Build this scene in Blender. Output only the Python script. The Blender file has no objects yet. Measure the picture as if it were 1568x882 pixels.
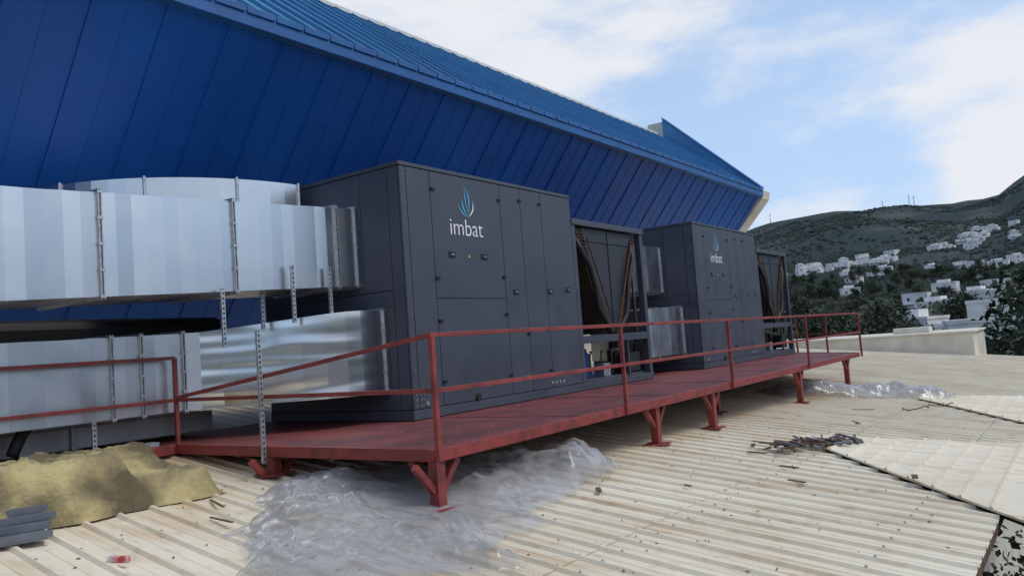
import bpy, math, random
from mathutils import Vector, Matrix, noise
random.seed(7)
sc=bpy.context.scene
# ------------------------------------------------------------------ helpers
class MB:
    def __init__(s): s.v=[];s.f=[];s.m=[]
    def quad(s,pts,m=0):
        b=len(s.v); s.v+= [tuple(p) for p in pts]; s.f.append(tuple(range(b,b+len(pts)))); s.m.append(m)
    def hexa(s,p,m=0):  # p: 4 bottom ccw, 4 top ccw
        b=len(s.v); s.v+=[tuple(q) for q in p]
        for f in ((3,2,1,0),(4,5,6,7),(0,1,5,4),(1,2,6,5),(2,3,7,6),(3,0,4,7)):
            s.f.append(tuple(b+i for i in f)); s.m.append(m)
    def box(s,x0,y0,z0,x1,y1,z1,m=0):
        s.hexa([(x0,y0,z0),(x1,y0,z0),(x1,y1,z0),(x0,y1,z0),(x0,y0,z1),(x1,y0,z1),(x1,y1,z1),(x0,y1,z1)],m)
    def beam(s,a,b,w,h,m=0,up=(0,0,1)):
        a=Vector(a);b=Vector(b);d=(b-a).normalized();u=Vector(up)
        if abs(d.dot(u))>.98:u=Vector((1,0,0))
        r=d.cross(u).normalized()*w/2; t=r.cross(d).normalized()*h/2
        s.hexa([a-r-t,a+r-t,b+r-t,b-r-t,a-r+t,a+r+t,b+r+t,b-r+t],m)
    def tube(s,pts,r,n=10,m=0,cap=True):
        pts=[Vector(p) for p in pts]; b=len(s.v); prev=None
        for i,p in enumerate(pts):
            d=(pts[min(i+1,len(pts)-1)]-pts[max(i-1,0)]).normalized()
            if prev is None:
                u=Vector((0,0,1)) if abs(d.z)<.9 else Vector((1,0,0)); x=d.cross(u).normalized()
            else: x=(prev-d*prev.dot(d)).normalized()
            prev=x; y=d.cross(x); rr=r[i] if isinstance(r,(list,tuple)) else r
            for k in range(n):
                a=2*math.pi*k/n; s.v.append(tuple(p+x*math.cos(a)*rr+y*math.sin(a)*rr))
        for i in range(len(pts)-1):
            for k in range(n):
                k2=(k+1)%n; s.f.append((b+i*n+k,b+i*n+k2,b+(i+1)*n+k2,b+(i+1)*n+k)); s.m.append(m)
        if cap:
            s.f.append(tuple(b+k for k in range(n))[::-1]); s.m.append(m)
            e=b+(len(pts)-1)*n; s.f.append(tuple(e+k for k in range(n))); s.m.append(m)
def obj(name,mb,mats,parent=None,smooth=False,bevel=0):
    me=bpy.data.meshes.new(name); me.from_pydata(mb.v,[],mb.f)
    for m in mats: me.materials.append(m)
    me.polygons.foreach_set('material_index',mb.m)
    if smooth: me.polygons.foreach_set('use_smooth',[True]*len(me.polygons))
    me.update(); o=bpy.data.objects.new(name,me); sc.collection.objects.link(o)
    if parent: o.parent=parent
    if bevel:
        b=o.modifiers.new('b','BEVEL'); b.width=bevel; b.segments=2; b.limit_method='ANGLE'
    return o
def empty(name):
    o=bpy.data.objects.new(name,None); sc.collection.objects.link(o); return o
def mat(name,c1,c2=None,scale=3,rough=.5,metal=0,bump=0,bscale=None,spec=.5,detail=6,stretch=(1,1,1),rvar=0,lo=.35,hi=.65):
    m=bpy.data.materials.new(name); m.use_nodes=True; n=m.node_tree; N=n.nodes; L=n.links
    p=N['Principled BSDF']; p.inputs['Roughness'].default_value=rough; p.inputs['Metallic'].default_value=metal
    p.inputs['Specular IOR Level'].default_value=spec
    tc=N.new('ShaderNodeTexCoord'); mp=N.new('ShaderNodeMapping'); mp.inputs['Scale'].default_value=stretch
    L.new(tc.outputs['Object'],mp.inputs[0])
    no=N.new('ShaderNodeTexNoise'); no.inputs['Scale'].default_value=scale; no.inputs['Detail'].default_value=detail
    L.new(mp.outputs[0],no.inputs['Vector'])
    rp=N.new('ShaderNodeValToRGB'); rp.color_ramp.elements[0].position=lo; rp.color_ramp.elements[1].position=hi
    if c2 is None: c2=tuple(c*.8 for c in c1)
    rp.color_ramp.elements[0].color=(*c2,1); rp.color_ramp.elements[1].color=(*c1,1)
    L.new(no.outputs[0],rp.inputs[0]); L.new(rp.outputs[0],p.inputs['Base Color'])
    if rvar:
        mr=N.new('ShaderNodeMapRange'); mr.inputs['From Min'].default_value=.3; mr.inputs['From Max'].default_value=.7
        mr.inputs['To Min'].default_value=rough-rvar; mr.inputs['To Max'].default_value=rough+rvar
        L.new(no.outputs[0],mr.inputs[0]); L.new(mr.outputs[0],p.inputs['Roughness'])
    if bump:
        n2=N.new('ShaderNodeTexNoise'); n2.inputs['Scale'].default_value=bscale or scale*4; n2.inputs['Detail'].default_value=4 if detail>2 else 1
        L.new(mp.outputs[0],n2.inputs['Vector'])
        bp=N.new('ShaderNodeBump'); bp.inputs['Strength'].default_value=bump; bp.inputs['Distance'].default_value=.02
        L.new(n2.outputs[0],bp.inputs['Height']); L.new(bp.outputs[0],p.inputs['Normal'])
    return m
M_panel=mat('dark_panel_paint',(.058,.066,.090),(.048,.056,.077),1.6,.45,rvar=.09,detail=10)
M_panel2=mat('dark_panel_inner',(.03,.034,.045),None,2,.5)
M_black=mat('black_rubber',(.012,.012,.013),None,5,.6)
M_gap=mat('gap_black',(.004,.004,.005),None,5,.9)
M_galv=mat('galvanised_steel',(.68,.70,.72),(.62,.64,.665),2.2,.30,1,bump=.08,bscale=1.6,rvar=.05,detail=3)
M_galv2=mat('galvanised_steel_dark_reflection',(.61,.63,.66),(.57,.59,.62),2.2,.34,1,bump=.08,bscale=1.6,rvar=.05,detail=3)  # same steel, darker base colour imitates dark reflection bands
M_galv3=mat('galvanised_steel_light_reflection',(.74,.76,.77),(.69,.71,.73),2.2,.36,1,bump=.08,bscale=1.6,rvar=.05,detail=3)  # same steel, lighter base colour imitates bright reflection bands
M_galvw=mat('galvanised_steel_bright',(.74,.75,.76),(.68,.70,.72),1.5,.19,1,bump=1.0,bscale=1.2,detail=1,stretch=(.5,.5,3.2))
M_galvf=mat('galvanised_flange',(.60,.61,.62),(.42,.43,.44),25,.42,.9)
M_foil=mat('old_duct_grey',(.40,.41,.42),(.30,.31,.32),3,.5,.6)
M_red=mat('red_oxide_paint',(.27,.043,.038),(.15,.027,.025),6,.5,bump=.15,bscale=30,rvar=.1)
M_redfloor=mat('red_platform_floor',(.20,.042,.042),(.105,.030,.030),2.0,.62,bump=.3,bscale=25,detail=12)
M_blue=mat('blue_cladding',(.005,.104,.42),(.003,.073,.33),.5,.5,rvar=.08,spec=.35)
M_blueroof=mat('blue_roof_sheet',(.05,.22,.42),(.03,.17,.36),.8,.38,rvar=.08)
M_bluetrim=mat('blue_trim',(.009,.105,.33),None,2,.5)
M_cream=mat('cream_plaster',(.68,.63,.53),(.55,.51,.43),1.5,.8,bump=.1)
M_white=mat('white_render',(.74,.73,.71),(.60,.58,.56),.6,.85)
M_glass=mat('dark_window',(.06,.07,.08),None,3,.2)
M_copper=mat('copper_pipe',(.20,.095,.055),(.10,.05,.03),20,.45,.7)
M_coil=mat('coil_fin',(.10,.07,.05),(.04,.034,.03),40,.6,.3)
M_cblue=mat('compressor_blue',(.02,.10,.35),None,3,.4)
M_logo=mat('logo_white',(.85,.87,.88),(.8,.8,.82),3,.5)
M_logob=mat('logo_blue',(.10,.45,.72),None,3,.5)
M_yel=mat('warning_yellow',(.6,.42,.03),None,3,.6)
M_wool=mat('mineral_wool',(.46,.38,.18),(.12,.095,.055),1.8,.95,bump=1,bscale=24,detail=12,lo=.4,hi=.6)
M_wood=mat('scrap_wood',(.16,.09,.05),(.07,.045,.03),8,.8)
M_grey=mat('grey_plastic',(.16,.18,.20),(.10,.11,.13),4,.5)
M_leaf=mat('tree_foliage',(.056,.078,.036),(.022,.032,.018),.6,.8)
M_leaf2=mat('olive_foliage',(.075,.092,.055),(.032,.044,.027),.6,.8)
M_bark=mat('bark',(.10,.075,.055),None,5,.9)
M_can=mat('can_red',(.45,.03,.03),(.6,.6,.6),12,.4)

def roofmat():
    m=bpy.data.materials.new('cream_roof_sheet'); m.use_nodes=True; N=m.node_tree.nodes; L=m.node_tree.links
    p=N['Principled BSDF']; p.inputs['Roughness'].default_value=.55
    tc=N.new('ShaderNodeTexCoord')
    def noi(sc_,st,det=6):
        mp=N.new('ShaderNodeMapping'); mp.inputs['Scale'].default_value=st; L.new(tc.outputs['Object'],mp.inputs[0])
        n=N.new('ShaderNodeTexNoise'); n.inputs['Scale'].default_value=sc_; n.inputs['Detail'].default_value=det; L.new(mp.outputs[0],n.inputs['Vector']); return n
    def ramp(src,a,b,ca,cb):
        r=N.new('ShaderNodeValToRGB'); r.color_ramp.elements[0].position=a; r.color_ramp.elements[1].position=b
        r.color_ramp.elements[0].color=(*ca,1); r.color_ramp.elements[1].color=(*cb,1); L.new(src,r.inputs[0]); return r
    a=noi(.5,(1,1,1)); r1=ramp(a.outputs[0],.3,.7,(.65,.565,.42),(.77,.695,.545))
    b=noi(1.6,(3.0,.35,1),8); r2=ramp(b.outputs[0],.50,.75,(1,1,1),(.70,.50,.31))
    c=noi(9,(1,.6,1),8); r3=ramp(c.outputs[0],.55,.8,(1,1,1),(.62,.52,.42))
    x=N.new('ShaderNodeMixRGB'); x.blend_type='MULTIPLY'; x.inputs[0].default_value=.7; L.new(r1.outputs[0],x.inputs[1]); L.new(r2.outputs[0],x.inputs[2])
    y=N.new('ShaderNodeMixRGB'); y.blend_type='MULTIPLY'; y.inputs[0].default_value=.65; L.new(x.outputs[0],y.inputs[1]); L.new(r3.outputs[0],y.inputs[2])
    L.new(y.outputs[0],p.inputs['Base Color'])
    return m
M_roof=roofmat()
def plasticmat():
    m=bpy.data.materials.new('clear_plastic_film'); m.use_nodes=True; N=m.node_tree.nodes; L=m.node_tree.links
    p=N['Principled BSDF']; p.inputs['Base Color'].default_value=(.50,.50,.51,1); p.inputs['Roughness'].default_value=.11
    p.inputs['Specular IOR Level'].default_value=1.0; p.inputs['Coat Weight'].default_value=.6; p.inputs['Coat Roughness'].default_value=.06
    tr=N.new('ShaderNodeBsdfTransparent'); tr.inputs[0].default_value=(.86,.865,.87,1)
    lw=N.new('ShaderNodeLayerWeight'); lw.inputs[0].default_value=.5
    pw=N.new('ShaderNodeMath'); pw.operation='POWER'; pw.inputs[1].default_value=1.5; L.new(lw.outputs['Facing'],pw.inputs[0])
    ad=N.new('ShaderNodeMath'); ad.operation='MULTIPLY_ADD'; ad.inputs[1].default_value=.80; ad.inputs[2].default_value=.05; L.new(pw.outputs[0],ad.inputs[0])
    mx=N.new('ShaderNodeMixShader'); L.new(ad.outputs[0],mx.inputs[0]); L.new(tr.outputs[0],mx.inputs[1]); L.new(p.outputs[0],mx.inputs[2])
    L.new(mx.outputs[0],N['Material Output'].inputs[0]); return m
M_film=plasticmat()
# ------------------------------------------------------------------ camera (1.75 m above roof)
cam=bpy.data.cameras.new('camera'); co=bpy.data.objects.new('camera',cam); sc.collection.objects.link(co); sc.camera=co
R=Vector((.5807,-.8107,-.0746)).normalized(); F=Vector((.814,.5765,.0703)).normalized(); F=(F-R*F.dot(R)).normalized(); U=R.cross(F)
co.matrix_world=Matrix(((R.x,U.x,-F.x,0),(R.y,U.y,-F.y,0),(R.z,U.z,-F.z,0),(0,0,0,1)))
cam.sensor_width=36; cam.lens=28.03; cam.clip_end=8000; cam.clip_start=.05
# ------------------------------------------------------------------ roof plane
def rz(x,y): return -1.416+.10*(y-4.65)-.02*(x-5.25)
PZ=-.865
mb=MB()
pitch=.30; prof=[(0,0),(.10,0),(.105,.005),(.115,.005),(.12,0),(.220,0),(.240,.029),(.270,.029),(.290,0)]
s=-9.0; row=[]
while s<46:
    for dx,dz in prof: row.append((s+dx,dz))
    s+=pitch
def strip(mb,row,ys,shear,off=0,wav=0):
    b=len(mb.v); n=len(ys)
    for (sx,dz) in row:
        for y in ys:
            x=sx+shear*(y-4); mb.v.append((x,y,rz(x,y)+dz+off+.004*noise.noise(Vector((x*1.3,y*.7,0)))))
    for i in range(len(row)-1):
        for j in range(n-1):
            mb.f.append((b+i*n+j,b+(i+1)*n+j,b+(i+1)*n+j+1,b+i*n+j+1)); mb.m.append(0)
si=next(i for i,r in enumerate(row) if r[0]>5.15)
A=row[:si+1]; B=row[si:]
strip(mb,A,[-6,-3,0,1.5,3.15],.10); strip(mb,A,[3.1,4,5,6,7,8,10,13.9],.10,.006)
strip(mb,B,[.78,1.5,2.3,3.15],.10); strip(mb,B,[3.1,4,5,6,7,8,10,13.9],.10,.006)
roof=empty('corrugated_metal_roof')
obj('roof_sheets',mb,[M_roof],roof)
mb=MB(); rnd=random.Random(2)   # fixing screws
s=-9.0
while s<20:
    for y in (1.4,2.9,4.4,5.9,7.4):
        if s>2 or y>4:
            x=s+.255+.10*(y-4)+rnd.uniform(-.004,.004); z=rz(x,y)+.033; mb.tube([(x,y,z-.006),(x,y,z+.004),(x,y,z+.010)],[.012,.012,.006],6)
    s+=pitch
obj('roof_screws',mb,[M_foil],roof)
# hip facets with ribs running the other way
def facet(poly,off,name):
    mb=MB(); ys=sorted(p[1] for p in poly); y=ys[0]; y1=ys[-1]
    def xr(yy):
        xs=[]
        for i in range(len(poly)):
            a=poly[i];b=poly[(i+1)%len(poly)]
            if (a[1]-yy)*(b[1]-yy)<=0 and a[1]!=b[1]: xs.append(a[0]+(b[0]-a[0])*(yy-a[1])/(b[1]-a[1]))
        return (min(xs),max(xs)) if len(xs)>1 else None
    P=[(0,0),(.248,0),(.256,.024),(.270,.024),(.280,0)]
    while y<y1-.28:
        for i in range(4):
            ya,za=y+P[i][0],P[i][1]; yb,zb=y+P[i+1][0],P[i+1][1]
            ca=xr(ya+.0005); cb=xr(yb-.0005)
            if not ca or not cb: continue
            p=[(ca[0],ya,rz(ca[0],ya)+off+za),(ca[1],ya,rz(ca[1],ya)+off+za),(cb[1],yb,rz(cb[1],yb)+off+zb),(cb[0],yb,rz(cb[0],yb)+off+zb)]
            mb.quad(p)
            mb.quad([(p[0][0],ya,rz(p[0][0],ya)+off-.022),(p[0][0],ya,p[0][2]),(p[3][0],yb,p[3][2]),(p[3][0],yb,rz(p[3][0],yb)+off-.022)],0)
            for a_,b_,sg in ((p[0],p[3],1),(p[1],p[2],-1)):
                mb.quad([(a_[0]+.05*sg,a_[1],rz(a_[0],a_[1])+.002),(a_[0]+.05*sg,a_[1],a_[2]-.008),(b_[0]+.05*sg,b_[1],b_[2]-.008),(b_[0]+.05*sg,b_[1],rz(b_[0],b_[1])+.002)],1)
        y+=.28
    obj(name,mb,[M_roof,M_gap],roof)
facet([(11.7,3.6),(13.4,.3),(7.75,.3)],.065,'hip_facet')
facet([(19.4,3.3),(22.2,.5),(15.2,.5)],.065,'hip_facet_far')
# building under the roof
mb=MB(); mb.box(-9,1.3,-10,46,14.2,-3.0); mb.box(-9,-6,-10,5.1,1.29,-3.0)
obj('roof_building_walls',mb,[M_cream],roof)
mb=MB(); mb.beam((5.2,.80,rz(5.2,.8)-.05),(46,.80,rz(46,.8)-.05),.03,.08); obj('eaves_flashing',mb,[M_wood],roof)
# parapet block far end
mb=MB(); mb.box(44.5,4.4,-3,50,16,-1.08); mb.box(44.4,4.3,-1.08,50.1,16.1,-.98); mb.box(46,6.5,-.98,47.2,8.2,-.7)
obj('parapet_wall',mb,[M_cream],bevel=.02)
# ------------------------------------------------------------------ blue building
bb=empty('blue_metal_roof_building')
XE=31.7; XL=-14; EY,EZ=10.,5.40; WB_Y,WB_Z=13.6,.55; RY,RZ=14.,8.45
mb=MB()
mb.quad([(XL,EY,EZ-.25),(XE,EY,EZ-.25),(XE,WB_Y,WB_Z),(XL,WB_Y,WB_Z)])
d=Vector((0,WB_Y-EY,WB_Z-EZ+.25)); nrm=Vector((0,-d.z,d.y)).normalized()*-1
if nrm.y>0: nrm=-nrm
x=XL+.3
while x<XE:
    a=Vector((x,EY,EZ-.25))+nrm*.012; b=Vector((x,WB_Y,WB_Z))+nrm*.012
    mb.beam(a,b,.035,.028,0,up=nrm); 
    mb.beam(a+Vector((.5,0,0))-nrm*.010,b+Vector((.5,0,0))-nrm*.010,.05,.010,0,up=nrm)
    x+=1.0
obj('slanted_wall_cladding',mb,[M_blue],bb)
mb=MB()
mb.quad([(XL,EY-.1,EZ),(XE,EY-.1,EZ),(XE,RY,RZ),(XL,RY,RZ)])
mb.quad([(XL,RY,RZ),(XE,RY,RZ),(XE,20,RZ-3),(XL,20,RZ-3)])
x=XL+.2; sl=Vector((0,RY-EY+.1,RZ-EZ)).normalized(); nu=Vector((0,-sl.z,sl.y))
while x<XE-.4:
    mb.beam(Vector((x,EY-.12,EZ))+nu*.025,Vector((x,RY,RZ))+nu*.025,.03,.06,0,up=nu); x+=.55
obj('standing_seam_roof',mb,[M_blueroof],bb)
mb=MB(); mb.box(XL,EY-.16,EZ-.28,XE,EY+.02,EZ-.03); 
x=XL
while x<XE-.5:
    mb.box(x+.02,EY-.19,EZ-.09,x+.53,EY-.163,EZ+.02); x+=.55
obj('eave_fascia',mb,[M_bluetrim],bb,bevel=.01)
mb=MB(); mb.box(XL,RY-.08,RZ-.02,XE-.5,RY+.15,RZ+.07); obj('ridge_cap',mb,[M_white],bb)
mb=MB()
ya,za,yb,zb=EY-.1,EZ,RY-.15,RZ+.0
mb.hexa([(XE-.05,ya,za-.3),(XE+.25,ya,za-.3),(XE+.25,yb,zb-.3),(XE-.05,yb,zb-.3),(XE-.05,ya,za+.08),(XE+.25,ya,za+.08),(XE+.25,yb,zb+.72),(XE-.05,yb,zb+.72)],0)
mb.hexa([(XE-.12,ya,za+.081),(XE+.32,ya,za+.081),(XE+.32,yb,zb+.721),(XE-.12,yb,zb+.721),(XE-.12,ya,za+.14),(XE+.32,ya,za+.14),(XE+.32,yb,zb+.78),(XE-.12,yb,zb+.78)],1)
mb.box(XE-.05,yb+.01,zb-.6,XE+.25,yb+.7,zb+.6,2)
obj('gable_parapet',mb,[M_blueroof,M_bluetrim,M_cream],bb)
mb=MB()
mb.hexa([(XE+.02,EY-.1,EZ-.33),(XE+.85,EY-.1,EZ-.33),(XE+.85,WB_Y+.6,WB_Z-.2),(XE+.02,WB_Y+.6,WB_Z-.2),(XE+.02,EY-.15,EZ-.02),(XE+.85,EY-.15,EZ-.02),(XE+.85,WB_Y+1,WB_Z+.5),(XE+.02,WB_Y+1,WB_Z+.5)])
mb.box(XL,13.7,-1.2,XE+.6,13.95,.5); 
obj('white_end_frame_and_base_wall',mb,[M_cream],bb)
# ------------------------------------------------------------------ rooftop AHU
def unit(x0,name):
    E=empty(name); W=4.17; Y0=6.9; Y1=9.7; ZT=2.447
    mb=MB(); mb.box(x0+.01,Y0+.012,PZ+.12,x0+W-.01,Y1,ZT-.05); obj('casing_core',mb,[M_gap],E)
    mb=MB()
    mb.box(x0-.01,Y0-.01,PZ+.01,x0+W+2.7,Y1,PZ+.13)    # base frame
    mb.box(x0-.012,Y0-.012,ZT-.049,x0+W+.005,Y1+.01,ZT)  # top cap
    g=.005
    zb=PZ+.135; zt=ZT-.055
    def fp(a,b,c,d): mb.box(x0+a+g,Y0-.004,c+g,x0+b-g,Y0+.03,d-g)
    fp(0,.12,zb,zt); fp(.12,.58,zb,zt)
    fp(.58,2.15,.68,zt); fp(.58,2.15,zb,.68)
    fp(2.15,2.68,zb,zt); fp(2.68,3.26,zb,zt); fp(3.26,W,zb,zt)
    def sp(a,b,c,d): mb.box(x0-.004,a+g,c+g,x0+.03,b-g,d-g)
    sp(Y0+.03,7.12,zb,zt)
    for a,b in ((7.12,7.63),(7.63,8.6),(8.6,Y1)):
        sp(a,b,zb,.80);sp(a,b,.80,zt)
    obj('panels',mb,[M_panel],E,bevel=.004)
    mb=MB()
    def latch(xx,z): mb.box(x0+xx-.035,Y0-.03,z-.016,x0+xx+.035,Y0-.003,z+.016)
    for z in (2.15,.95,.38,-.42): latch(.62,z)
    for z in (2.15,1.0,.45,-.45): latch(2.12,z)
    for z in (2.2,.15): latch(2.66,z)
    for z in (2.2,.2,-.45): latch(3.22,z)
    for xx,z in ((.95,1.28),(1.67,1.28),(2.4,.78),(3.35,.80),(3.9,.83)):
        mb.box(x0+xx-.07,Y0-.012,z-.04,x0+xx+.07,Y0-.003,z+.04,0); mb.box(x0+xx-.025,Y0-.03,z-.010,x0+xx+.025,Y0-.0121,z+.010,1)
    mb.tube([(x0+.25,Y0-.02,PZ+.2),(x0+.25,Y0+.0,PZ+.2)],.03,12,1); mb.tube([(x0+1.3,Y0-.03,PZ+.18),(x0+1.3,Y0+.0,PZ+.18)],.05,14,0)
    obj('latches_and_handles',mb,[M_black,M_foil],E)
    mb=MB()
    for i in range(4):
        mb.box(x0+3.2+i*.11,Y0-.013,PZ+.2,x0+3.25+i*.11,Y0-.0045,PZ+.24)
    for zz in (PZ+.18,PZ+.25,PZ+.32):
        for xx in (.05,.13,.2): mb.tube([(x0+xx,Y0-.016,zz),(x0+xx,Y0-.004,zz)],.010,8)
    for i in range(9):
        z=-.6+i*.36; mb.tube([(x0+.06,Y0-.012,z),(x0+.06,Y0-.004,z)],.008,8)
    obj('labels_and_rivets',mb,[M_foil],E)
    cu=bpy.data.curves.new('logo_lettering','FONT'); cu.body='imbat'; cu.size=.34; cu.extrude=.002; cu.offset=-.004
    t=bpy.data.objects.new('logo_lettering',cu); sc.collection.objects.link(t); t.parent=E
    t.rotation_euler=(math.pi/2,0,0); t.location=(x0+.93,Y0-.008,1.56); cu.materials.append(M_logo); t.scale=(.98,1,1)
    mb=MB()
    def swoosh(pl,w,m):
        for i in range(len(pl)-1):
            a=Vector((pl[i][0],0,pl[i][1]));b=Vector((pl[i+1][0],0,pl[i+1][1])); t0=i/(len(pl)-1);t1=(i+1)/(len(pl)-1)
            w0=w*math.sin(math.pi*min(max(t0,.03),.97));w1=w*math.sin(math.pi*min(max(t1,.03),.97))
            d=(b-a).normalized(); n=Vector((d.z,0,-d.x))
            o=Vector((x0+1.33,Y0-.010,2.02)); mb.quad([o+a-n*w0,o+a+n*w0,o+b+n*w1,o+b-n*w1],m)
    def arc(pts,n=14):
        p0,p1,p2=pts; return [((1-t)**2*p0[0]+2*t*(1-t)*p1[0]+t*t*p2[0],(1-t)**2*p0[1]+2*t*(1-t)*p1[1]+t*t*p2[1]) for t in [i/n for i in range(n+1)]]
    swoosh(arc([(-.02,.24),(.13,.08),(.02,-.17)]),.014,0)
    swoosh(arc([(-.02,.24),(-.04,.05),(.05,-.17)]),.010,0)
    swoosh(arc([(-.09,.08),(-.10,-.08),(.02,-.18)]),.014,0)
    swoosh(arc([(-.17,-.01),(-.14,-.16),(.03,-.19)]),.012,0)
    swoosh(arc([(.15,.05),(.19,-.10),(.03,-.19)]),.012,1)
    obj('logo_flame',mb,[M_logob,M_logo],E)
    mb=MB(); mb.quad([(x0+1.295,Y0-.009,1.255),(x0+1.355,Y0-.009,1.255),(x0+1.325,Y0-.009,1.305)]); obj('warning_sticker',mb,[M_yel],E)
    # condenser section
    a=x0+W; b=a+2.7; zt=2.06; mb=MB()
    for xx in (a+.01,b-.13):
        for yy in (Y0,Y1-.12): mb.box(xx,yy,PZ+.131,xx+.12,yy+.12,zt-.101)
    mb.box(a+.005,Y0-.02,zt-.10,b+.03,Y1+.02,zt)
    mb.box(a+.131,Y0,-.08,b-.131,Y0+.08,.05); mb.box(a+.131,Y1-.1,-.08,b-.131,Y1-.02,.05)
    mb.box(b-.10,Y0+.121,-.08,b-.02,Y1-.121,.05)
    mb.box(a+.13,Y0+.12,PZ+.13,b-.13,Y1-.12,PZ+.16)
    mb.box(a+1.75,Y0+.02,-.081,a+1.80,Y0+.07,PZ+.131)
    obj('condenser_frame',mb,[M_panel],E,bevel=.006)
    mb=MB()
    for yy in (Y0+.06,Y1-.14):
        mb.hexa([(a+1.15,yy,.10),(a+1.55,yy,.10),(a+1.55,yy+.03,.10),(a+1.15,yy+.03,.10),(a+.42,yy,zt-.12),(a+2.28,yy,zt-.12),(a+2.28,yy+.03,zt-.12),(a+.42,yy+.03,zt-.12)])
    mb.beam((a+.5,Y0+.05,1.72),(a+2.2,Y0+.05,1.72),.01,.03); mb.beam((a+1.35,Y0+.05,.3),(a+1.35,Y0+.05,1.9),.01,.02)
    obj('coil_end_plates',mb,[M_panel2],E)
    mb=MB()
    for sx in (-1,1):
        x1,x2=(a+1.13,a+.36) if sx<0 else (a+1.57,a+2.34)
        mb.hexa([(x1-.10,Y0+.08,.08),(x1+.10,Y0+.08,.08),(x1+.10,Y1-.12,.08),(x1-.10,Y1-.12,.08),(x2-.10,Y0+.08,zt-.13),(x2+.10,Y0+.08,zt-.13),(x2+.10,Y1-.12,zt-.13),(x2-.10,Y1-.12,zt-.13)],0)
        for i in range(30):
            t=i/30; xx=x1+(x2-x1)*t; z=.12+(zt-.3)*t
            mb.tube([(xx-.07,Y0+.07,z),(xx-.06,Y0+.03,z+.01),(xx+.05,Y0+.025,z+.03),(xx+.07,Y0+.07,z+.045)],.011,6,1)
        mb.tube([(x1-.14*sx,Y0+.0,.15),(x1+(x2-x1)*.5-.15*sx,Y0-.0,.95),(x2-.15*sx,Y0-.0,1.75)],.014,8,1)
    obj('condenser_coils',mb,[M_coil,M_copper],E)
    mb=MB()
    mb.tube([(a+.2,Y0+.1,1.8),(a+.26,Y0+.0,1.55),(a+.52,Y0-.01,1.25),(a+.66,Y0-.01,.9),(a+.72,Y0+.0,.55),(a+.95,Y0+.0,.28),(a+1.2,Y0+.04,.1),(a+1.25,Y0+.1,-.2)],.05,12)
    mb.tube([(a+2.28,Y0+.1,1.78),(a+2.2,Y0+.0,1.45),(a+1.98,Y0-.01,1.1),(a+1.86,Y0-.01,.7),(a+1.78,Y0+.0,.4),(a+1.6,Y0+.02,.22),(a+1.45,Y0+.05,.1),(a+1.4,Y0+.1,-.2)],.05,12)
    mb.tube([(a+2.42,Y0+.15,1.9),(a+2.42,Y0+.15,.0),(a+2.3,Y0+.2,-.4)],.03,8)
    obj('refrigerant_hoses',mb,[M_black],E,smooth=True)
    mb=MB()
    for xx,yy,rr,h,m in ((a+.55,Y0+.55,.16,.42,0),(a+1.0,Y0+.6,.16,.42,0),(a+1.45,Y0+.9,.14,.5,1),(a+2.1,Y0+.5,.15,.45,1),(a+.7,Y0+1.6,.2,.5,1),(a+2.0,Y0+1.8,.2,.5,1)):
        mb.tube([(xx,yy,PZ+.16),(xx,yy,PZ+.16+h),(xx,yy,PZ+.2+h)],[rr,rr,rr*.6],16,m)
    for i in range(5):
        xx=a+.4+i*.4; mb.tube([(xx,Y0+.3,PZ+.2),(xx,Y0+.3,PZ+.55),(xx+.15,Y0+.35,PZ+.62),(xx+.35,Y0+.5,PZ+.62)],.014,7,2)
    mb.tube([(a+.2,Y0+.25,PZ+.3),(b-.2,Y0+.25,PZ+.34)],.03,8,1); mb.box(a+1.9,Y0+.12,PZ+.2,a+2.4,Y0+.3,PZ+.55,1)
    mb.box(a+1.1,Y0+.2,PZ+.17,a+1.35,Y0+.4,PZ+.4,3)
    obj('compressors_and_pipes',mb,[M_cblue,M_black,M_copper,M_galvf],E,smooth=False)
    mb=MB()
    for cx in (a+.72,a+2.0):
        for cy in (Y0+.75,Y0+2.05):
            n=28
            for i in range(n):
                a0=2*math.pi*i/n;a1=2*math.pi*(i+1)/n; r=.5
                p=[Vector((cx+q*math.cos(w),cy+q*math.sin(w),z)) for q,w,z in ((r,a0,zt),(r,a1,zt),(r,a1,zt+.09),(r,a0,zt+.09),(r-.05,a1,zt+.09),(r-.05,a0,zt+.09))]
                mb.quad(p[:4]); mb.quad([p[3],p[2],p[4],p[5]])
            for rr in (.12,.22,.32,.42): mb.tube([(cx+rr*math.cos(t*.35),cy+rr*math.sin(t*.35),zt+.1) for t in range(19)],.006,5)
            for w in range(4):
                an=w*math.pi/4; mb.tube([(cx-.48*math.cos(an),cy-.48*math.sin(an),zt+.1),(cx+.48*math.cos(an),cy+.48*math.sin(an),zt+.1)],.008,5)
            for w in range(5):
                an=w*2*math.pi/5; c,s_=math.cos(an),math.sin(an)
                mb.quad([(cx+.08*c,cy+.08*s_,zt+.03),(cx+.43*c-.08*s_,cy+.43*s_+.08*c,zt+.02),(cx+.43*c+.1*s_,cy+.43*s_-.1*c,zt+.07)])
            mb.tube([(cx,cy,zt+.01),(cx,cy,zt+.085)],.09,14)
    obj('condenser_fans',mb,[M_black],E)
    return E
unit(7.43,'rooftop_air_conditioning_unit'); unit(16.86,'rooftop_air_conditioning_unit')
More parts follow.
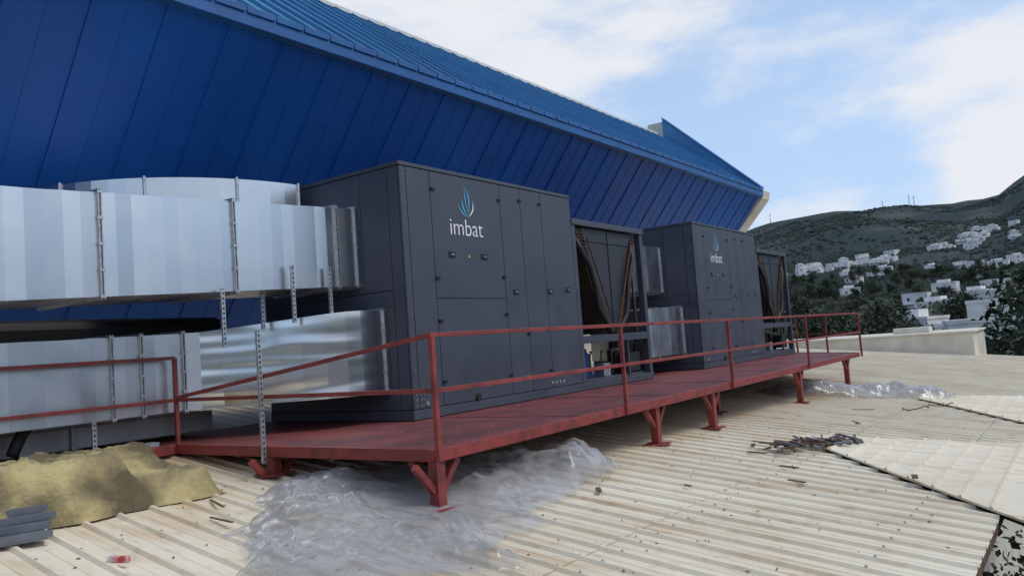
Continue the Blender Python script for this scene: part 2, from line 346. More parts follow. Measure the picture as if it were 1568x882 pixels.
# ------------------------------------------------------------------ ducts
def duct(name,st,joints=(),seed=1,step=.17,jit=.006,wavy_from=99):
    """st: list of stations (xf,yf,xb,yb,zb,zt) ordered along run"""
    rnd=random.Random(seed); E=empty(name); mb=MB(); S=[]
    for i in range(len(st)-1):
        a,b=st[i],st[i+1]; L=math.hypot(b[0]-a[0],b[1]-a[1]); n=max(1,int(L/step))
        for k in range(n):
            t=k/n; S.append([a[j]+(b[j]-a[j])*t for j in range(6)])
    S.append(list(st[-1]))
    for q in S[1:-1]: 
        jj=jit if q[0]<wavy_from else jit*.3
        q[1]+=rnd.uniform(-jj,jj); q[5]+=rnd.uniform(-jj,jj)*.3
    b=len(mb.v)
    for q in S: mb.v+=[(q[0],q[1],q[4]),(q[2],q[3],q[4]),(q[2],q[3],q[5]),(q[0],q[1],q[5])]
    for i in range(len(S)-1):
        mi=rnd.choice((0,0,1,2)) if S[i][0]<wavy_from else 3  # strip tones put the sheet's light and dark reflections into colour
        for k in range(4):
            k2=(k+1)%4; mb.f.append((b+i*4+k,b+i*4+k2,b+i*4+4+k2,b+i*4+4+k)); mb.m.append(mi)
    mb.f.append((b,b+1,b+2,b+3)); mb.m.append(0); e=b+(len(S)-1)*4; mb.f.append((e+3,e+2,e+1,e)); mb.m.append(0)
    obj('duct_body',mb,[M_galv,M_galv2,M_galv3,M_galvw],E)
    mb=MB()
    for jx in joints:
        q=min(S,key=lambda c:abs(c[0]-jx)); i=S.index(q); w=S[min(i+1,len(S)-1)]; u=S[max(i-1,0)]
        d=Vector((w[0]-u[0],w[1]-u[1],0)).normalized()
        for o in (-.014,.014):
            f=Vector((q[0],q[1],0))+d*o; bk=Vector((q[2],q[3],0))+d*o; e=.03
            dn=(f-bk).normalized()
            for p0,sgn in ((f,1),(bk,-1)):
                c0=p0+dn*sgn*.014
                mb.hexa([tuple(Vector((c0.x,c0.y,q[4]-e))+d*sx*.005+dn*sy*.018) for sx,sy in ((-1,-1),(1,-1),(1,1),(-1,1))]+[tuple(Vector((c0.x,c0.y,q[5]+e))+d*sx*.005+dn*sy*.018) for sx,sy in ((-1,-1),(1,-1),(1,1),(-1,1))])
            for z in (q[4]-.014,q[5]+.014):
                mb.beam((f.x+dn.x*.028,f.y+dn.y*.028,z),(bk.x,bk.y,z),.010,.034,0)
        f=Vector((q[0],q[1],0)); n=4
        for k in range(n+1):
            z=q[4]+(q[5]-q[4])*k/n; mb.box(f.x-.026,f.y-.038,z-.014,f.x+.026,f.y-.02,z+.014,0)
    obj('duct_flanges',mb,[M_galvf],E)
    return E
def up_st(x,x1=7.43,sl=.047): 
    z=-(x1-x)*sl; return (x,7.72,x,9.0,.92+z,1.95+z)
duct('galvanised_supply_duct',[up_st(-4),up_st(7.40)],(-.6,1.6,4.05,5.5,7.05,7.33),3,jit=.009)
low=[(-4,8.78,-4,9.7,-.52,.26),(5.45,8.72,5.45,9.75,-.49,.42)]
for i in range(1,9):
    t=i/8; e=t*t*(3-2*t); low.append((5.45+1.55*t,8.72-1.42*e,5.45+1.55*t,9.75-1.1*e,-.49,.42+.14*e))
low.append((7.40,7.30,7.40,8.6,-.49,.56))
duct('galvanised_return_duct',low,(2.6,4.6,4.85,5.5,7.34),5,jit=.009,wavy_from=5.5)
# curved elbow on top behind the supply duct
mb=MB(); n=18; cx,cy,r0,r1=7.2,11.0,1.0,2.55
b0=len(mb.v)
for i in range(n+1):
    a=-math.pi/2-(math.pi/2)*i/n
    for r,z in ((r1,1.2),(r1,2.38),(r0,2.38),(r0,1.2)): mb.v.append((cx+r*math.cos(a),cy+r*math.sin(a)*.95,z+(.02 if z>2 else 0)))
for i in range(n):
    for k in range(4):
        k2=(k+1)%4; mb.f.append((b0+i*4+k,b0+i*4+4+k,b0+i*4+4+k2,b0+i*4+k2)); mb.m.append(0)
for i in (0,4,9,14):
    a=-math.pi/2-(math.pi/2)*i/n; mb.tube([(cx+(r1+.01)*math.cos(a),cy+(r1+.01)*math.sin(a)*.95,1.2),(cx+(r1+.01)*math.cos(a),cy+(r1+.01)*math.sin(a)*.95,2.42)],.02,6,1)
obj('duct_elbow',mb,[M_galv,M_galvf])
mb=MB(); mb.box(3.55,9.9,.10,6.9,10.9,.70)
obj('black_insulated_duct',mb,[M_black],bevel=.12)
E=empty('low_exhaust_duct'); mb=MB(); mb.box(-4,9.3,PZ+.06,6.2,10.3,-.56); mb.box(3.0,9.26,PZ+.05,3.06,9.3,-.55);mb.box(4.4,9.26,PZ+.05,4.46,9.3,-.55)
obj('duct_box',mb,[M_foil],E,bevel=.01)
mb=MB(); mb.tube([(3.7+.02*i,9.05+.0*i,PZ+.1+0.30*math.sin(i/10*math.pi/2)) for i in range(11)],.06,10); obj('round_sleeve',mb,[M_black],E,smooth=True)
duct('galvanised_supply_duct',[(14.9,7.72,14.9,9.0,.92,1.95),(16.83,7.72,16.83,9.0,.92,1.95)],(16.75,),8)
duct('galvanised_return_duct',[(14.9,7.32,14.9,8.6,-.49,.50),(15.6,7.30,15.6,8.6,-.49,.54),(16.83,7.30,16.83,8.6,-.49,.56)],(15.5,16.75),9)
def strut(x,y,z0,z1,nm='perforated_strut'):
    mb=MB(); w=.022
    mb.box(x-w,y,z0,x-w+.012,y+.03,z1); mb.box(x+w-.012,y,z0,x+w,y+.03,z1)
    z=z0
    while z<z1-.03:
        mb.box(x-w+.012,y+.001,z,x+w-.012,y+.008,z+.028); z+=.055
    mb.box(x-w+.0121,y+.022,z0,x+w-.0121,y+.03,z1,1)
    obj(nm,mb,[M_galvf,M_grey])
strut(5.19,6.92,-1.02,.34); strut(6.25,7.62,.45,1.14); strut(6.83,7.62,.45,1.14); strut(5.28,7.62,.2,.85); strut(6.05,7.95,.4,.95)
strut(1.5,8.6,-1.0,-.4); strut(4.4,8.75,-.85,-.45)
# ------------------------------------------------------------------ platform
P=empty('red_steel_platform')
mb=MB()
def slab(mb,poly,z0,z1,m=0):
    b=len(mb.v); n=len(poly); mb.v+=[(x,y,z0) for x,y in poly]+[(x,y,z1) for x,y in poly]
    mb.f.append(tuple(b+i for i in range(n))[::-1]); mb.f.append(tuple(b+n+i for i in range(n))); mb.m+=[m,m]
    for i in range(n):
        j=(i+1)%n; mb.f.append((b+i,b+j,b+n+j,b+n+i)); mb.m.append(m)
slab(mb,[(5.33,4.73),(21.5,4.73),(23.8,6.9),(23.8,9.9),(5.33,9.9)],PZ-.03,PZ)
slab(mb,[(-6,8.68),(5.329,8.68),(5.329,9.9),(-6,9.9)],PZ-.03,PZ)
obj('chequer_plate_deck',mb,[M_redfloor],P)
mb=MB()
for x in (7.8,10.3,12.8,15.3,17.8,20.3): mb.box(x,4.74,PZ+.001,x+.012,9.8,PZ+.004)
obj('deck_plate_joints',mb,[M_gap],P)
mb=MB()
def ch(a,b,h=.11): mb.beam((a[0],a[1],PZ-h/2+.012),(b[0],b[1],PZ-h/2+.012),.06,h)
ch((5.30,4.66),(21.55,4.70));ch((5.27,4.70),(5.27,8.66));ch((-6,8.63),(5.30,8.63));ch((21.58,4.70),(23.85,6.9));ch((23.85,6.9),(23.85,9.9))
for x in (6.8,8.3,9.8,11.4,12.9,14.4,16,17.5,19,20.5): mb.beam((x,4.76,PZ-.07),(x,9.7,PZ-.07),.05,.08)
for y in (6.1,7.6,9.2): mb.beam((5.35,y,PZ-.125),(22.3,y,PZ-.125),.06,.028)
obj('edge_channels',mb,[M_red],P,bevel=.006)
mb=MB(); rnd=random.Random(8)
for k in range(260):
    x=rnd.uniform(5.4,16); y=rnd.uniform(4.8,6.8); a=rnd.random()*3; Lh=rnd.uniform(.004,.012); z=PZ+.006
    mb.beam((x-Lh*math.cos(a),y-Lh*math.sin(a),z),(x+Lh*math.cos(a),y+Lh*math.sin(a),z),.008,.006)
obj('deck_grit',mb,[M_foil],P)
mb=MB()
ZT,ZM=.135,-.35
def post(x,y,top=ZT): mb.beam((x,y,PZ-.09),(x,y,top),.045,.045)
def rail(a,b,za,zb=None):
    zb=za if zb is None else zb; mb.beam((a[0],a[1],za),(b[0],b[1],zb),.04,.04)
for x in [5.25,8.75,12.4,16.8,21.55]: post(x,4.62)
for z in (ZT,ZM): rail((5.22,4.62),(21.58,4.62),z)
post(5.27,8.60)
for z in (ZT,ZM): rail((-6,8.60),(5.27,8.60),z)
for x in (-.9,-3.5): post(x,8.6)
rail((5.25,4.62),(5.27,8.60),ZM+.001); rail((5.25,4.62),(5.27,8.55),ZT,ZM+.03)
post(23.85,6.85); rail((21.57,4.62),(23.85,6.85),ZT+.001); rail((21.57,4.62),(23.85,6.85),ZM+.001)
post(22.7,5.72)
obj('guard_rail',mb,[M_red],P,bevel=.004)
mb=MB()
def leg(x,y,br=True):
    zb=rz(x,y); mb.beam((x,y,zb+.02),(x,y,PZ-.10),.11,.11); mb.box(x-.15,y-.15,zb+.035,x+.15,y+.15,zb+.05)
    if br:
        for s_ in (-1,1): mb.beam((x+s_*.05,y,PZ-.36),(x+s_*.28,y,PZ-.11),.06,.06)
for x,y,b_ in ((5.32,4.72,1),(5.32,6.95,1),(9.76,4.75,1),(11.75,4.75,1),(13.6,5.4,0),(16.4,4.75,1),(20.6,4.8,1),(10.6,7.0,0),(3.4,8.75,0),(.6,8.75,0),(14.5,7.2,0),(18.5,7.2,0),(7.6,7.4,0)): leg(x,y,b_)
mb.beam((5.36,4.76,PZ-.40),(5.36,5.05,PZ-.12),.06,.06)
obj('legs',mb,[M_red],P,bevel=.006)
mb=MB(); x=-5.5
mb.box(x,8.70,PZ+.012,5.1,8.71,PZ+.06); mb.box(x,8.80,PZ+.012,5.1,8.81,PZ+.06)
while x<5.1:
    mb.box(x,8.711,PZ+.012,x+.05,8.799,PZ+.02); x+=.09
obj('perforated_cable_tray',mb,[M_galvf])
# ------------------------------------------------------------------ plastic film (crumpled: planar facets with sharp creases)
def hsh(i,j,k):
    t=math.sin(i*127.1+j*311.7+k*74.7)*43758.5453; return t-math.floor(t)
def fnoise(x,y,scale,seed,rot=0.0,an=1.0):
    c,s_=math.cos(rot),math.sin(rot); u=(x*c+y*s_)/(scale*an); v=(-x*s_+y*c)/scale
    s1=u-v*.57735; t1=v*1.1547; i=math.floor(s1); j=math.floor(t1); fs=s1-i; ft=t1-j
    if fs+ft<1:
        h0=hsh(i,j,seed); return h0+(hsh(i+1,j,seed)-h0)*fs+(hsh(i,j+1,seed)-h0)*ft
    h1=hsh(i+1,j+1,seed); return h1+(hsh(i,j+1,seed)-h1)*(1-fs)+(hsh(i+1,j,seed)-h1)*(1-ft)
def film(name,poly,mounds,res=.03,amp=.12,seed=0,layers=2,base=.012,avoid=(),k0=1.0):
    xs=[p[0] for p in poly]; ys=[p[1] for p in poly]; E=empty(name)
    def sd(x,y):
        ins=False; dm=9
        for i in range(len(poly)):
            a=Vector(poly[i]);b=Vector(poly[(i+1)%len(poly)]); p=Vector((x,y)); ab=b-a
            t=max(0,min(1,(p-a).dot(ab)/ab.length_squared)); dm=min(dm,(p-a-ab*t).length)
            if (a.y>y)!=(b.y>y) and x<(b.x-a.x)*(y-a.y)/(b.y-a.y)+a.x: ins=not ins
        return dm if ins else -dm
    for l in range(layers):
        so=Vector((seed*7.3+l*31.7,l*11.1,0)); mb=MB(); nx=int((max(xs)-min(xs)+.6)/res); ny=int((max(ys)-min(ys)+.6)/res); idx={}; sd0=seed*40+l*9
        for i in range(nx):
            for j in range(ny):
                x=min(xs)-.3+i*res; y=min(ys)-.3+j*res
                d=sd(x,y)+.6*(fnoise(x,y,.7*k0,sd0+7)-.5)+.26*(fnoise(x,y,.25*k0,sd0+8)-.5)-l*.12
                if d<0: continue
                e=min(1,d/.28); h=base
                for (mx,my,mr,mh) in mounds:
                    q=math.hypot(x-mx,y-my)/mr
                    if q<1: h+=mh*(1-q*q)**1.2
                q=Vector((x,y,0))+so; wx=.22*noise.noise(q*1.1+Vector((9,0,0))); wy=.22*noise.noise(q*1.1+Vector((0,9,0))); X=x+wx; Y=y+wy
                g=.8+.9*max(-.4,noise.noise(q*.9+Vector((3,3,3))))
                hh=.40*fnoise(X,Y,.50*k0,sd0+1,.4,1.6)+.38*g*fnoise(X,Y,.25*k0,sd0+2,1.3,2.0)+.27*g*fnoise(X,Y,.125*k0,sd0+3,2.2,2.0)+.12*fnoise(X,Y,.065*k0,sd0+4,.9,1.8)
                h+=amp*max(0,hh-.30)*e
                for (ax,ay,ar) in avoid:
                    k=min(1,math.hypot(x-ax,y-ay)/ar); h*=k*k
                h*=min(1,d/.05) 
                if 4.65<y and x>5.2: h=min(h,PZ-.14-rz(x,y)-.05)
                idx[i,j]=len(mb.v); mb.v.append((x,y,rz(x,y)+.040+h+.012*l))
        for (i,j) in list(idx):
            if (i+1,j) in idx and (i,j+1) in idx and (i+1,j+1) in idx:
                mb.f.append((idx[i,j],idx[i+1,j],idx[i+1,j+1],idx[i,j+1])); mb.m.append(0)
        obj('film_layer_%d'%(l+1),mb,[M_film],E,smooth=True)
film('plastic_sheet_pile',[(3.0,4.5),(3.5,3.8),(4.4,3.3),(5.0,3.8),(6.2,4.2),(7.3,4.2),(8.1,4.7),(8.0,5.4),(6.8,5.7),(5.8,6.5),(4.6,6.3),(4.2,5.6),(3.7,5.2)],
     [(7.3,4.6,.85,.17),(6.3,4.9,.7,.05),(6.1,5.6,.8,.06),(4.4,4.6,.8,.04)],.016,.33,1,2,avoid=((5.16,4.50,.72),))
film('plastic_sheet_pile',[(17.8,6.0),(18.9,6.3),(19.7,5.2),(20.9,3.4),(20.8,2.5),(19.4,2.5),(18.4,4.1),(17.6,5.2)],[(18.3,4.9,.9,.10),(19.5,3.8,.8,.05)],.04,.45,4,2,k0=1.5)
# ------------------------------------------------------------------ insulation blanket
mb=MB(); nx,ny=96,64
def ins(i,j):
    u=i/nx; v=j/ny; x=2.4+2.15*u; y=6.66+1.4*v; q=Vector((x*2.2,y*2.2,5))
    e=min(1,min(u,1-u)*10)*min(1,min(v,1-v)*10); e=math.sin(e*math.pi/2)
    st=.5+.5*math.tanh(9*(noise.noise(q*.55+Vector((1,1,1)))-.05))
    h=e*(.36+.14*st+.13*noise.noise(q*.7)+.07*noise.noise(q*2.3)+.03*noise.noise(q*7)+.016*noise.noise(q*19))*(1-.2*u)
    return (x+.16*noise.noise(q+Vector((5,5,5))),y-.06*h+.14*noise.noise(q+Vector((1,8,5))),rz(x,y)+.02+h)
for i in range(nx+1):
    for j in range(ny+1): mb.v.append(ins(i,j))
for i in range(nx):
    for j in range(ny):
        a=i*(ny+1)+j; mb.f.append((a,a+ny+1,a+ny+2,a+1)); mb.m.append(0)
obj('mineral_wool_insulation',mb,[M_wool],smooth=True)
mb=MB()
for k in range(5):
    ox=2.2+.05*k+random.uniform(-.05,.05); oy=6.35+.12*k; z=rz(2.6,6.4)+.04+.045*k
    a=Vector((ox-.4,oy+.4,z)); b=Vector((ox+.62,oy-.05,z+.01)); mb.beam(a,b,.16,.02); mb.beam(a+Vector((0,-.08,.03)),b+Vector((0,-.08,.03)),.02,.05)
obj('grey_profile_offcuts',mb,[M_grey])
mb=MB(); z=rz(2.82,5.38)+.06; mb.tube([(2.82,5.48,z),(2.824,5.475,z),(2.87,5.33,z),(2.873,5.325,z)],[.018,.025,.025,.018],18); obj('drink_can',mb,[M_can],smooth=False)
mb=MB(); rnd=random.Random(5)
for k in range(110):
    t=rnd.random(); x=10.3+1.3*t+rnd.gauss(0,.12); y=3.35-.65*t+rnd.gauss(0,.12); z=rz(x,y)+.07+rnd.random()*.06; a=rnd.random()*3.1; L=rnd.uniform(.02,.13)
    mb.beam((x-L*math.cos(a),y-L*math.sin(a),z),(x+L*math.cos(a),y+L*math.sin(a),z+rnd.uniform(-.02,.05)),rnd.uniform(.02,.06),rnd.uniform(.008,.03),rnd.choice((0,0,1)))
obj('wood_debris_pile',mb,[M_wood,M_grey])
mb=MB()
for x,y,a,L,w in ((9.3,2.9,1.1,.13,.05),(8.55,2.6,1.0,.12,.05),(9.3,1.6,.2,.1,.06),(6.85,4.0,.6,.1,.05),(3.9,5.8,1.4,.2,.02),(4.2,6.3,1.2,.25,.02),(10,3.5,1.2,.14,.05),(7.6,3.4,1,.05,.03),(14,3.2,.5,.2,.03),(16,3.5,1.5,.2,.03)):
    z=rz(x,y)+.045+(.065 if (x,y)==(9.3,1.6) else 0); mb.beam((x-L*math.cos(a),y-L*math.sin(a),z),(x+L*math.cos(a),y+L*math.sin(a),z),w,.01)
for k in range(260):
    x=rnd.uniform(2.5,13); y=rnd.uniform(1.0,7); z=rz(x,y)+.014; a=rnd.random()*3; L=rnd.uniform(.004,.018); mb.beam((x-L*math.cos(a),y-L*math.sin(a),z),(x+L*math.cos(a),y+L*math.sin(a),z),.010,.006)
obj('scattered_debris',mb,[M_wood])
mb=MB(); mb.tube([(16.4+.5*i*.2,2.9-.3*i*.2+.09*math.sin(i*1.1),rz(17,2.7)+.08+.03*math.sin(i*2)) for i in range(12)],.010,6); obj('loose_cable',mb,[M_black],smooth=True)
# ------------------------------------------------------------------ terrain
def interp(t,T):
    for (a,va),(b,vb) in zip(T,T[1:]):
        if t<=b: return va+(vb-va)*max(0,(t-a))/(b-a)
    return T[-1][1]
RD=[(0,-10),(120,-10),(300,-4),(600,22),(900,64),(1250,130),(1700,222),(2100,190),(3000,60),(5000,0)]
AN=[(-3.2,.35),(-1,.6),(-.3,.95),(-.1,1.15),(.03,1.07),(.06,.93),(.10,.91),(.15,1.0),(.22,1.0),(.32,.85),(.5,.6),(.9,.35),(3.2,.35)]
def tz(x,y):
    r=math.hypot(x,y); th=math.atan2(y,x); f=interp(th,AN); h=interp(r,RD)
    k=min(1,max(0,(r-300)/900)); 
    h=h*(1+(f-1)*k)+k*(22*noise.noise(Vector((x*.004,y*.004,3)))+9*noise.noise(Vector((x*.013,y*.013,1))))
    return h
mb=MB(); rs=[0,20,60,120]; r=120
while r<5000: r*=1.045; rs.append(r)
na=420
for r in rs:
    for k in range(na):
        a=2*math.pi*k/na; x,y=r*math.cos(a),r*math.sin(a); mb.v.append((x,y,tz(x,y)))
for i in range(len(rs)-1):
    for k in range(na):
        k2=(k+1)%na; mb.f.append((i*na+k,(i+1)*na+k,(i+1)*na+k2,i*na+k2)); mb.m.append(0)
M_hill=mat('hazed_hill_scrub',(.100,.105,.092),(.034,.049,.049),.012,.95,detail=15,lo=.50,hi=.78,spec=.1)  # blue-grey base colours carry the distance haze over the scrub
obj('terrain',mb,[M_hill],smooth=True)
mb=MB(); rnd=random.Random(11)
cnt=0
while cnt<15000:
    r=rnd.uniform(350,1640); a=rnd.uniform(-.08,.40); x,y=r*math.cos(a),r*math.sin(a)
    if noise.noise(Vector((x*.008,y*.008,7)))+rnd.uniform(-.35,.5)<0: continue
    z=tz(x,y); s=rnd.uniform(1.2,3.4)*(1 if r>600 else .8); b=len(mb.v); h=s*rnd.uniform(.7,1.1)
    mb.v+=[(x+s*rnd.uniform(.8,1.2)*math.cos(k*1.2566+a),y+s*rnd.uniform(.8,1.2)*math.sin(k*1.2566),z-.5+h*rnd.uniform(0,.5)) for k in range(5)]+[(x+rnd.uniform(-.5,.5),y,z+h)]
    for k in range(5): mb.f.append((b+k,b+(k+1)%5,b+5)); mb.m.append(0)
    cnt+=1
M_scrub=mat('hill_scrub_bush',(.042,.056,.048),(.027,.039,.038),.02,.95,spec=.1)
obj('hillside_scrub',mb,[M_scrub])
# ------------------------------------------------------------------ trees
def treemesh(nm,h,w,kind,nl,seed,ls):
    rnd=random.Random(seed); mb=MB()
    mb.tube([(0,0,0),(.1,0,h*.3),(.0,.1,h*.6),(0,0,h*.85)],[h*.03,h*.022,h*.014,h*.005],7,0)
    cl=[]
    for i in range(14 if kind!='cyp' else 8):
        a=rnd.random()*6.28
        if kind=='pine': z=h*rnd.uniform(.35,.95); rr=w*.5*(1.15-z/h)*rnd.uniform(.5,1.2)
        elif kind=='cyp': z=h*(.15+.8*i/8); rr=w*.1
        else: z=h*rnd.uniform(.4,.85); rr=w*.42*rnd.uniform(.2,1)
        c=Vector((rr*math.cos(a),rr*math.sin(a),z)); cl.append((c,w*(.26 if kind!='cyp' else .4*(1-z/h*.7))*rnd.uniform(.6,1.15)))
        if kind!='cyp': mb.tube([(0,0,z*.7),tuple(c)],[h*.010,h*.004],5,0)
    for i in range(nl):
        c,r=rnd.choice(cl); d=Vector((rnd.gauss(0,1),rnd.gauss(0,1),rnd.gauss(0,.75))).normalized()*r*rnd.uniform(.45,1.05); p=c+d
        u=Vector((rnd.gauss(0,1),rnd.gauss(0,1),rnd.gauss(0,1))).normalized(); v=u.cross(Vector((rnd.random(),rnd.random(),1))).normalized(); s=ls*rnd.uniform(.5,1.2)
        mb.quad([p-u*s,p-v*s*.6,p+u*s,p+v*s*.6],1)
    me=bpy.data.meshes.new(nm); me.from_pydata(mb.v,[],mb.f); me.materials.append(M_bark); me.materials.append(M_leaf if kind!='olive' else M_leaf2)
    me.polygons.foreach_set('material_index',mb.m); return me
TM=[treemesh('pine_mesh',11,8,'pine',1900,1,.32),treemesh('broadleaf_mesh',9,9,'broad',2000,2,.32),treemesh('olive_mesh',7,8,'olive',1900,3,.27),treemesh('cypress_mesh',12,2.6,'cyp',1000,4,.25)]
G=empty('distant_trees'); rnd=random.Random(21)
def put(me,x,y,s,par=G,z=None):
    o=bpy.data.objects.new('tree',me); o.location=(x,y,tz(x,y)-.3 if z is None else z); o.scale=(s*rnd.uniform(.85,1.2),s*rnd.uniform(.85,1.2),s); o.rotation_euler=(0,0,rnd.random()*6.28); sc.collection.objects.link(o); o.parent=par
for k in range(540):
    r=rnd.choice((rnd.uniform(95,230),rnd.uniform(200,620))); a=rnd.uniform(-.05,.38)
    if a<.17 and r<330 and rnd.random()<.35: continue
    s=rnd.uniform(.6,1.15)
    if a<.17 and r<150: s*=.72
    put(rnd.choice((TM[0],TM[1],TM[1],TM[2],TM[2],TM[3] if rnd.random()<.3 else TM[0])),r*math.cos(a),r*math.sin(a),s)
def named_tree(nm,me,x,y,s,z=None):
    o=bpy.data.objects.new(nm,me); o.location=(x,y,tz(x,y) if z is None else z); o.scale=(s,s,s); sc.collection.objects.link(o); o.rotation_euler=(0,0,rnd.random()*6)
named_tree('broadleaf_tree',TM[1],78,3.2,1.5); named_tree('olive_tree',TM[2],62,3.4,1.22); named_tree('olive_tree',TM[2],78,8,1.05); named_tree('olive_tree',TM[2],84,11.5,1.1); named_tree('broadleaf_tree',TM[1],96,16,.95)
nb=treemesh('near_olive_mesh',8.6,3.6,'olive',12000,9,.055)
for (x,y,s) in ((8.9,-.15,1.06),(7.0,-.6,1.04),(10.8,-.1,1.02)):
    named_tree('olive_tree',nb,x,y,s)
# ------------------------------------------------------------------ houses
def house(x,y,w,d,h,rot,z=None,st=2,nm='white_house'):
    mb=MB(); mb.box(-w/2,-d/2,-3,w/2,d/2,h); 
    mb.box(-w/2-.1,-d/2-.1,h,w/2+.1,-d/2+.2,h+.5);mb.box(-w/2-.1,d/2-.2,h,w/2+.1,d/2+.1,h+.5);mb.box(-w/2-.1,-d/2+.2,h,-w/2+.2,d/2-.2,h+.5);mb.box(w/2-.2,-d/2+.2,h,w/2+.1,d/2-.2,h+.5)
    if rnd.random()<.5: mb.box(-w*.2,-d*.2,h,w*.25,d*.3,h+1.8)
    sh=h/st
    for f in range(st):
        n=max(2,int(w/3.2)); 
        for i in range(n):
            if rnd.random()<.25: continue
            cx=-w/2+w*(i+.5)/n; z0=f*sh+sh*.3; mb.box(cx-.5,-d/2-.03,z0,cx+.5,-d/2+.05,z0+sh*.38,1)
        n=max(2,int(d/3.6))
        for i in range(n):
            if rnd.random()<.25: continue
            cy=-d/2+d*(i+.5)/n; z0=f*sh+sh*.3
            mb.box(-w/2-.03,cy-.5,z0,-w/2+.05,cy+.5,z0+sh*.38,1)
    if rnd.random()<.5: mb.box(-w/2-1.6,-d/2,sh-.15,-w/2-.1,d/2,sh+.02)
    o=obj(nm,mb,[M_white,M_glass]); o.location=(x,y,tz(x,y) if z is None else z); o.rotation_euler=(0,0,rot)
def pol(r,q): return (r/math.sqrt(1+q*q), r*q/math.sqrt(1+q*q))
for r,q,w,d,h in ((115,.085,9,9,8.4),(128,.060,9,10,10.5),(130,.118,7,6,7.6),(150,.155,7,8,8.0),(165,.175,7,7,7.6),(185,.05,9,12,11),(190,.145,8,8,8),(215,.185,8,9,7.5),(240,.10,8,10,9),(270,.13,8,10,8),(260,.06,9,12,10),(300,.20,8,9,7.5),(330,.09,8,10,8),(350,.15,8,9,7.5),(390,.07,9,11,8),(410,.12,8,10,7.5),(440,.22,8,9,7)):
    x,y=pol(r,q); house(x,y,w,d,h,rnd.uniform(-.4,.4),st=2 if h<11 else 3)
for k in range(76):
    c=rnd.choice(((780,.275,.03),(790,.27,.03),(800,.225,.015),(860,.19,.02),(860,.19,.02),(820,.28,.03),(900,.08,.05),(980,.05,.05),(1080,.08,.04),(600,.12,.1),(680,.13,.1)))
    r=c[0]+rnd.uniform(-45,45); q=c[1]+rnd.uniform(-1,1)*c[2]; x,y=pol(r,q); house(x,y,rnd.uniform(6,10),rnd.uniform(7,13),rnd.uniform(3.2,5),rnd.uniform(-.5,.5))
for q,r in ((.175,1690),(.142,1690),(.305,1690),(.147,1700)):
    x,y=pol(r,q); z=tz(x,y); mb=MB(); mb.tube([(0,0,0),(0,0,20)],[.7,.3],5); mb.box(-.4,-2,15,.4,2,15.6)
    o=obj('transmission_mast',mb,[M_grey]); o.location=(x,y,z-2)
# ------------------------------------------------------------------ world & light
w=bpy.data.worlds.new('World'); sc.world=w; w.use_nodes=True; N=w.node_tree.nodes; L=w.node_tree.links
bg=N['Background']; sky=N.new('ShaderNodeTexSky'); sky.sky_type='NISHITA'; sky.sun_disc=False
EL=math.radians(52); AZ=math.atan2(.35,-.85)   # azimuth measured from +Y toward +X
sky.sun_elevation=EL; sky.sun_rotation=AZ; sky.dust_density=1.5; sky.air_density=1.0
tc=N.new('ShaderNodeTexCoord'); nm=N.new('ShaderNodeVectorMath'); nm.operation='NORMALIZE'; L.new(tc.outputs['Generated'],nm.inputs[0])
sep=N.new('ShaderNodeSeparateXYZ'); L.new(nm.outputs[0],sep.inputs[0])
mp=N.new('ShaderNodeMapping'); mp.inputs['Scale'].default_value=(1,1,2.8); L.new(nm.outputs[0],mp.inputs[0])
no=N.new('ShaderNodeTexNoise'); no.inputs['Scale'].default_value=3.8; no.inputs['Detail'].default_value=10; no.inputs['Roughness'].default_value=.56; L.new(mp.outputs[0],no.inputs['Vector'])
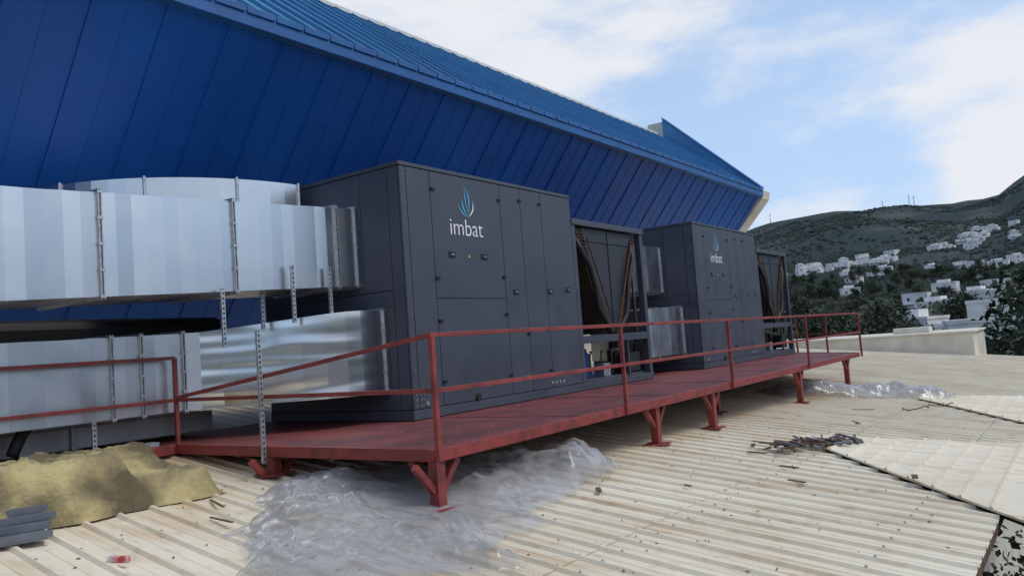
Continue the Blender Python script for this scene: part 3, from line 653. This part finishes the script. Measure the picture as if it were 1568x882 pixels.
def blob(v,inner,outer,amt):
    v=Vector(v).normalized(); d=N.new('ShaderNodeVectorMath'); d.operation='DOT_PRODUCT'; L.new(nm.outputs[0],d.inputs[0]); d.inputs[1].default_value=v
    r=N.new('ShaderNodeMapRange'); r.interpolation_type='SMOOTHSTEP'; r.inputs['From Min'].default_value=math.cos(math.radians(outer)); r.inputs['From Max'].default_value=math.cos(math.radians(inner)); r.inputs['To Max'].default_value=amt
    L.new(d.outputs['Value'],r.inputs[0]); return r.outputs[0]
bl=[blob((.95,.70,.60),2,17,.28),blob((1.40,.06,.29),1,8,.22),blob((1.3,.4,.22),1,9,.08),blob((-.5,-.8,.6),10,70,.15),blob((1.45,.03,.2),1,6,.20),blob((1.15,.45,.42),1,7,.06)]
acc=no.outputs[0]
for b in bl:
    a=N.new('ShaderNodeMath'); a.operation='ADD'; L.new(acc,a.inputs[0]); L.new(b,a.inputs[1]); acc=a.outputs[0]
cr=N.new('ShaderNodeMapRange'); cr.interpolation_type='SMOOTHSTEP'; cr.inputs['From Min'].default_value=.54; cr.inputs['From Max'].default_value=.80; cr.inputs['To Max'].default_value=.95; L.new(acc,cr.inputs[0])
hz=N.new('ShaderNodeMapRange'); hz.inputs['From Min'].default_value=.6; hz.inputs['From Max'].default_value=0; hz.inputs['To Min'].default_value=.45; hz.inputs['To Max'].default_value=.88; L.new(sep.outputs[2],hz.inputs[0])
m2=N.new('ShaderNodeMixRGB'); L.new(hz.outputs[0],m2.inputs[0]); L.new(sky.outputs[0],m2.inputs[1]); m2.inputs[2].default_value=(3.4,4.75,6.8,1)
mx=N.new('ShaderNodeMixRGB'); L.new(cr.outputs[0],mx.inputs[0]); L.new(m2.outputs[0],mx.inputs[1]); mx.inputs[2].default_value=(5.6,5.7,6.0,1)
L.new(mx.outputs[0],bg.inputs[0]); bg.inputs[1].default_value=.15
s=bpy.data.lights.new('sun','SUN'); s.energy=1.5; s.angle=math.radians(20); s.color=(1,.95,.87); so=bpy.data.objects.new('sun',s); sc.collection.objects.link(so)
dirv=Vector((math.sin(AZ)*math.cos(EL),math.cos(AZ)*math.cos(EL),math.sin(EL))); so.rotation_euler=dirv.to_track_quat('Z','Y').to_euler()
sc.view_settings.view_transform='Standard'; sc.view_settings.look='None'; sc.view_settings.exposure=0
